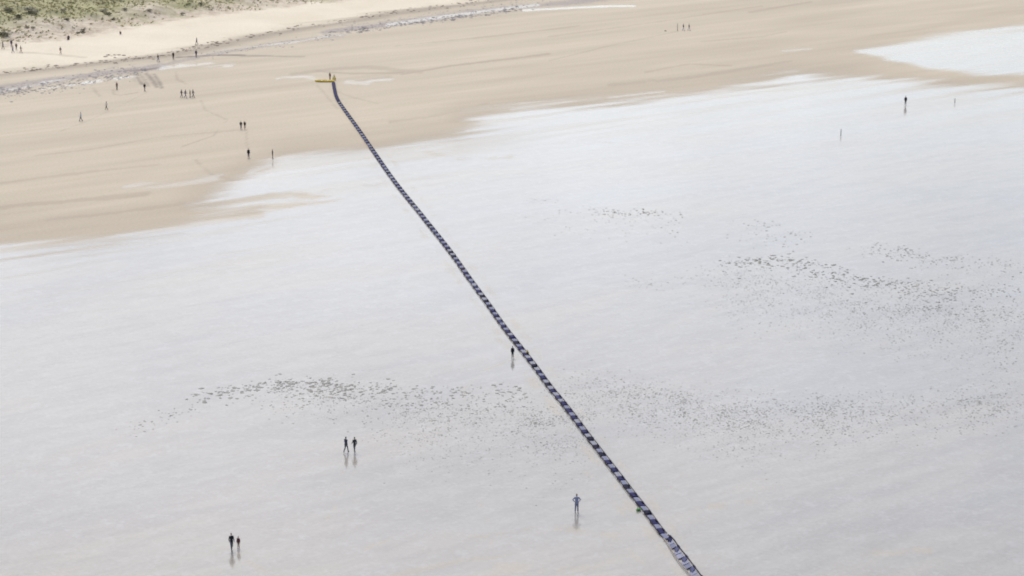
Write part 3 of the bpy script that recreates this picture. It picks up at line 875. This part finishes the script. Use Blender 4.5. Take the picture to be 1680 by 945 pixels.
# figures face -Y (towards the sea and the camera) at 1.75 m
def figure(pose):
    hipz, shz = .92, 1.42
    HJ = {s_: Vector((s_ * .09, 0, hipz - .04)) for s_ in (-1, 1)}
    SJ = {s_: Vector((s_ * .185, .01, shz)) for s_ in (-1, 1)}
    lean = Vector((0, 0, 0))
    if pose == 'stand':
        K = {s_: Vector((s_ * .10, -.015, .48)) for s_ in (-1, 1)}; A = {s_: Vector((s_ * .115, .03, .075)) for s_ in (-1, 1)}
        E = {s_: Vector((s_ * .25, .03, 1.13)) for s_ in (-1, 1)}; W = {s_: Vector((s_ * .26, -.05, .89)) for s_ in (-1, 1)}
    elif pose == 'walk':
        K = {-1: Vector((-.095, -.20, .52)), 1: Vector((.095, .06, .47))}; A = {-1: Vector((-.095, -.30, .09)), 1: Vector((.095, .36, .15))}
        E = {-1: Vector((-.25, .12, 1.15)), 1: Vector((.25, -.08, 1.14))}; W = {-1: Vector((-.25, .06, .92)), 1: Vector((.25, -.28, .97))}
    elif pose == 'akimbo':
        K = {s_: Vector((s_ * .12, -.015, .48)) for s_ in (-1, 1)}; A = {s_: Vector((s_ * .14, .03, .075)) for s_ in (-1, 1)}
        E = {s_: Vector((s_ * .42, .06, 1.20)) for s_ in (-1, 1)}; W = {s_: Vector((s_ * .22, -.06, 1.04)) for s_ in (-1, 1)}
    else:  # sit on the ground, knees up
        hipz = .12; HJ = {s_: Vector((s_ * .10, 0, .12)) for s_ in (-1, 1)}
        SJ = {s_: Vector((s_ * .185, .06, .60)) for s_ in (-1, 1)}; shz = .60
        K = {s_: Vector((s_ * .14, -.38, .46)) for s_ in (-1, 1)}; A = {s_: Vector((s_ * .12, -.58, .085)) for s_ in (-1, 1)}
        E = {s_: Vector((s_ * .26, -.10, .38)) for s_ in (-1, 1)}; W = {s_: Vector((s_ * .15, -.33, .42)) for s_ in (-1, 1)}
    up = Vector((0, .06, 0)) if pose == 'sit' else Vector((0, 0, 0))
    base = Vector((0, 0, hipz))
    tor = [base + Vector((0, 0, -.06)), base + Vector((0, 0, .05)), base + Vector((0, .0, .18)) + up * .4, base + Vector((0, -.01, .36)) + up * .7, Vector((0, .01, shz)) + up * 0 + (Vector((0, .05, 0)) if pose == 'sit' else Vector()), ]
    neck = [Vector((0, tor[-1].y, shz - .02)), Vector((0, tor[-1].y - .01, shz + .12))]
    hc = Vector((0, tor[-1].y - .03, shz + .215))
    parts = [limb(tor, [(.15, .10), (.165, .115), (.14, .10), (.165, .115), (.15, .085)], 14), limb(neck, [.062, .055]), ball(hc, (.076, .095, .118))]
    parts.append(ball(hc + Vector((0, -.03, -.075)), (.052, .058, .045)))                        # jaw
    parts.append(limb([hc + Vector((0, -.088, .012)), hc + Vector((0, -.112, -.03))], [.010, .017], 6))   # nose
    for s_ in (-1, 1):
        parts.append(ball(hc + Vector((s_ * .078, .005, -.012)), (.012, .02, .03), 8))           # ears
        parts.append(limb([SJ[s_] + Vector((-s_ * .06, 0, .01)), SJ[s_], SJ[s_].lerp(E[s_], .5), E[s_], E[s_].lerp(W[s_], .4), W[s_]], [.055, .058, .047, .039, .040, .027]))
        hd = (W[s_] - E[s_]).normalized()
        if pose == 'akimbo': hd = Vector((-s_ * .35, -.5, -.6))
        hand(W[s_], hd, -s_, parts)
        parts.append(limb([HJ[s_] + Vector((0, 0, .04)), HJ[s_].lerp(K[s_], .4), K[s_], K[s_].lerp(A[s_], .35), A[s_]], [.098, .085, .058, .058, .038]))
        parts.append(limb([A[s_] + Vector((0, .03, -.03)), A[s_] + Vector((0, -.06, -.045)), A[s_] + Vector((s_ * .01, -.17, -.055))], [(.034, .03), (.04, .026), (.038, .018)], 8))
    out = {'body': remesh(parts, 'body', .0125, .35)}
    jk = [limb([tor[0] + Vector((0, 0, -.02)), tor[1], tor[2], tor[3], tor[4], tor[4] + (tor[4] - tor[3]).normalized() * .05],
               [(.185, .14), (.19, .145), (.17, .13), (.19, .14), (.175, .11), (.09, .08)], 14)]
    for s_ in (-1, 1):
        jk.append(limb([SJ[s_] + Vector((-s_ * .05, 0, .01)), SJ[s_], SJ[s_].lerp(E[s_], .5), E[s_], E[s_].lerp(W[s_], .5), E[s_].lerp(W[s_], .93)], [.072, .078, .066, .058, .055, .044]))
    out['jacket'] = remesh(jk, 'jacket', .022)
    tr = [limb([base + Vector((0, 0, -.08)), base + Vector((0, 0, .06))], [(.168, .122), (.172, .125)], 14)]
    for s_ in (-1, 1):
        tr.append(limb([HJ[s_] + Vector((0, 0, .03)), HJ[s_].lerp(K[s_], .45), K[s_], K[s_].lerp(A[s_], .4), K[s_].lerp(A[s_], .92)], [.112, .098, .076, .074, .062]))
    out['trousers'] = remesh(tr, 'trousers', .022)
    out['hair'] = remesh([ball(hc + Vector((0, .022, .028)), (.085, .093, .108)), ball(hc + Vector((0, .05, -.04)), (.07, .06, .07))], 'hair', .014)
    for s_ in (-1, 1):
        out['shoe%d' % s_] = remesh([limb([A[s_] + Vector((0, .045, -.035)), A[s_] + Vector((0, -.05, -.04)), A[s_] + Vector((s_ * .01, -.19, -.05))], [(.044, .040), (.05, .036), (.046, .026)], 10)], 'shoe', .014)
        out['eye%d' % s_] = None
    return out, hc

FIG = {p: figure(p) for p in ('stand', 'walk', 'akimbo', 'sit')}
eye_me = mesh_from('eye', *ball((0, 0, 0), (.011, .008, .008), 8))
for me_ in [m for f, _ in FIG.values() for m in f.values() if m] + [eye_me]:
    me_.materials.clear(); me_.materials.append(None)
_pal = {}
def cloth(c, rough=.85):
    k = tuple(round(v, 3) for v in c)
    if k not in _pal:
        _pal[k] = mat_simple('cloth', c, rough, .2, 6, .2)
    return _pal[k]
SKINS = [mat_simple('skin', (.52, .34, .25), .55, .08, 10), mat_simple('skin', (.42, .27, .19), .55, .08, 10)]
HAIRS = [mat_simple('hair', c, .6, .2, 20) for c in ((.03, .022, .018), (.09, .055, .03), (.22, .16, .09))]
M_eye = mat_simple('eye_dark', (.02, .015, .012), .2, .05, 5)
BLACK, NAVY, GREYD, PURP = (.022, .022, .028), (.05, .052, .10), (.12, .12, .135), (.14, .12, .165)
BROWN, OLIVE, PALE, PBLUE = (.17, .115, .085), (.06, .058, .04), (.60, .57, .53), (.48, .50, .58)
MAROON, BLUEG, TAN, BLUE = (.13, .035, .04), (.16, .17, .27), (.32, .24, .17), (.05, .055, .18)

def person(px, py, pose, rz, top, bottom, label, size=1.0, hair=0, shoes=BLACK, group=None):
    f, hc = FIG[pose]
    e = tag(empty('person', place(px, py), R(rz)), label, 'person', group)
    e.scale = (size * .85, size * .88, size)
    def part(nm, key, mat):
        o = obj(nm, f[key], e)
        o.material_slots[0].link = 'OBJECT'; o.material_slots[0].material = mat
        return o
    part('body', 'body', SKINS[len(label) % 2])
    part('jacket', 'jacket', cloth(top)); part('trousers', 'trousers', cloth(bottom)); part('hair', 'hair', HAIRS[hair])
    for s_ in (-1, 1):
        part('shoe', 'shoe%d' % s_, cloth(shoes))
        o = obj('eye', eye_me, e); o.location = hc + Vector((s_ * .03, -.088, .012))
        o.material_slots[0].link = 'OBJECT'; o.material_slots[0].material = M_eye
    return e

FARL = 'people at the foot of the dune'
PEOPLE = [
    (5, 80.5, 'walk', 120, NAVY, BLACK, 'person in dark clothes, leftmost of the group at the foot of the dune', 1, 0, FARL),
    (19, 77, 'stand', 30, NAVY, PURP, 'person in navy jacket standing highest in the group below the dune', 1.08, 0, FARL),
    (21.5, 86.5, 'walk', -70, BLUE, NAVY, 'person in bright blue jacket at the front of the group below the dune', .98, 1, FARL),
    (27, 82, 'stand', 0, BROWN, GREYD, 'person in brown jacket in the middle right of the dune-foot group', 1, 1, FARL),
    (34.5, 86.5, 'walk', 90, BROWN, TAN, 'person in grey-brown clothes, rightmost of the group at the dune foot', 1, 2, FARL),
    (99.5, 88.5, 'walk', 60, BROWN, TAN, 'person in brown walking alone on the pale sand below the seated figure', 1, 1, None),
    (112.5, 65, 'sit', 0, BLACK, BLACK, 'person all in black sitting on the pale sand at the dune edge', 1.35, 0, None),
    (197.5, 56, 'sit', 20, MAROON, BLACK, 'person in dark red sitting on the pale sand beneath the dune slope', 1.0, 0, None),
    (323, 73, 'walk', -60, NAVY, GREYD, 'person in dark clothes walking along the edge of the pale sand', 1.0, 0, None),
    (322, 94, 'stand', 180, PURP, PURP, 'person in grey-purple at the left end of the dark bank', 1.05, 1, None),
    (284.5, 97.5, 'stand', 10, OLIVE, BLACK, 'person in dark olive jacket, middle of three by the shingle', 1.05, 0, None),
    (259.5, 101, 'walk', 90, BLACK, BLUEG, 'person in black jacket and blue trousers, left of three by the shingle', 1.05, 0, None),
    (237.5, 149.5, 'walk', 40, BLACK, PURP, 'person in dark jacket walking beside the streaked tracks in the sand', 1.02, 0, None),
    (192, 147, 'stand', -30, BROWN, OLIVE, 'person in brown standing at the edge of the shallow stream', .98, 1, None),
    (175, 180, 'walk', -100, PALE, BLACK, 'person in pale top and dark trousers, right of two lone walkers', .98, 1, None),
    (133, 199, 'walk', -80, PBLUE, GREYD, 'person in pale blue top and dark trousers, leftmost on the open sand', 1.05, 2, None),
    (298, 160, 'walk', 75, GREYD, PURP, 'person in grey, leftmost of the four walking together', 1.0, 1, 'four people walking together'),
    (304.5, 160.5, 'walk', 70, PURP, BLUEG, 'person in purple-grey, second from left of the four walking together', 1.02, 0, 'four people walking together'),
    (312, 160, 'stand', 80, TAN, GREYD, 'person in tan, third from left of the four walking together', .95, 2, 'four people walking together'),
    (317, 160, 'walk', 80, GREYD, GREYD, 'person in dark grey, rightmost of the four walking together', 1.0, 0, 'four people walking together'),
    (395.5, 212, 'walk', 15, BLACK, PURP, 'person in black jacket, left of the close pair on the beige sand', .95, 0, 'close pair on the beige sand'),
    (401.8, 212, 'walk', 10, BLACK, TAN, 'person in black jacket, right of the close pair on the beige sand', .95, 0, 'close pair on the beige sand'),
    (408, 259.5, 'stand', 0, BLACK, PURP, 'person in dark jacket standing on sand just short of the wet edge', 1.05, 0, None),
    (447.3, 260, 'stand', 90, GREYD, BROWN, 'slim person in grey standing in the wet edge', .98, 2, None),
    (841, 587.5, 'stand', 180, BLACK, BLACK, 'person all in black standing just left of the walkway', .90, 0, None),
    (567.8, 742, 'walk', 150, (.07, .07, .115), GREYD, 'person in dark blue jacket, left of the pair on the near wet sand', 1.02, 0, 'pair on the near wet sand'),
    (582, 742, 'walk', 205, (.055, .055, .065), GREYD, 'person in dark grey jacket, right of the pair on the near wet sand', 1.0, 0, 'pair on the near wet sand'),
    (380.3, 903, 'walk', 20, BLACK, GREYD, 'adult in black jacket and grey trousers beside a child, bottom left', 1.02, 0, None),
    (391.5, 900, 'stand', -10, MAROON, TAN, 'child in maroon top beside an adult in black, bottom left', .72, 1, None),
    (946, 841, 'akimbo', 5, (.27, .285, .42), BLUEG, 'person in blue-grey with hands on hips in the near wet sand', 1.14, 1, None),
    (1485.5, 172.5, 'stand', 170, BLACK, GREYD, 'person in black jacket standing far out on the wet sand at right', 1.12, 0, None),
    (1121, 50, 'walk', 80, OLIVE, PBLUE, 'person in olive with pale trousers, left of the far pair at top', 1.0, 1, 'far pair at the top of the beach'),
    (1130.3, 50, 'walk', 85, BLACK, PBLUE, 'person in black jacket with pale trousers, right of the far pair at top', 1.0, 0, 'far pair at the top of the beach'),
    (541.5, 131, 'stand', 150, BROWN, MAROON, 'person in reddish brown standing behind the yellow raft', 1.0, 1, None),
]
for px, py, pose, rz, top, bot, lab, size, hr, grp in PEOPLE:
    person(px, py, pose, rz, top, bot, lab, size, hr, group=grp)
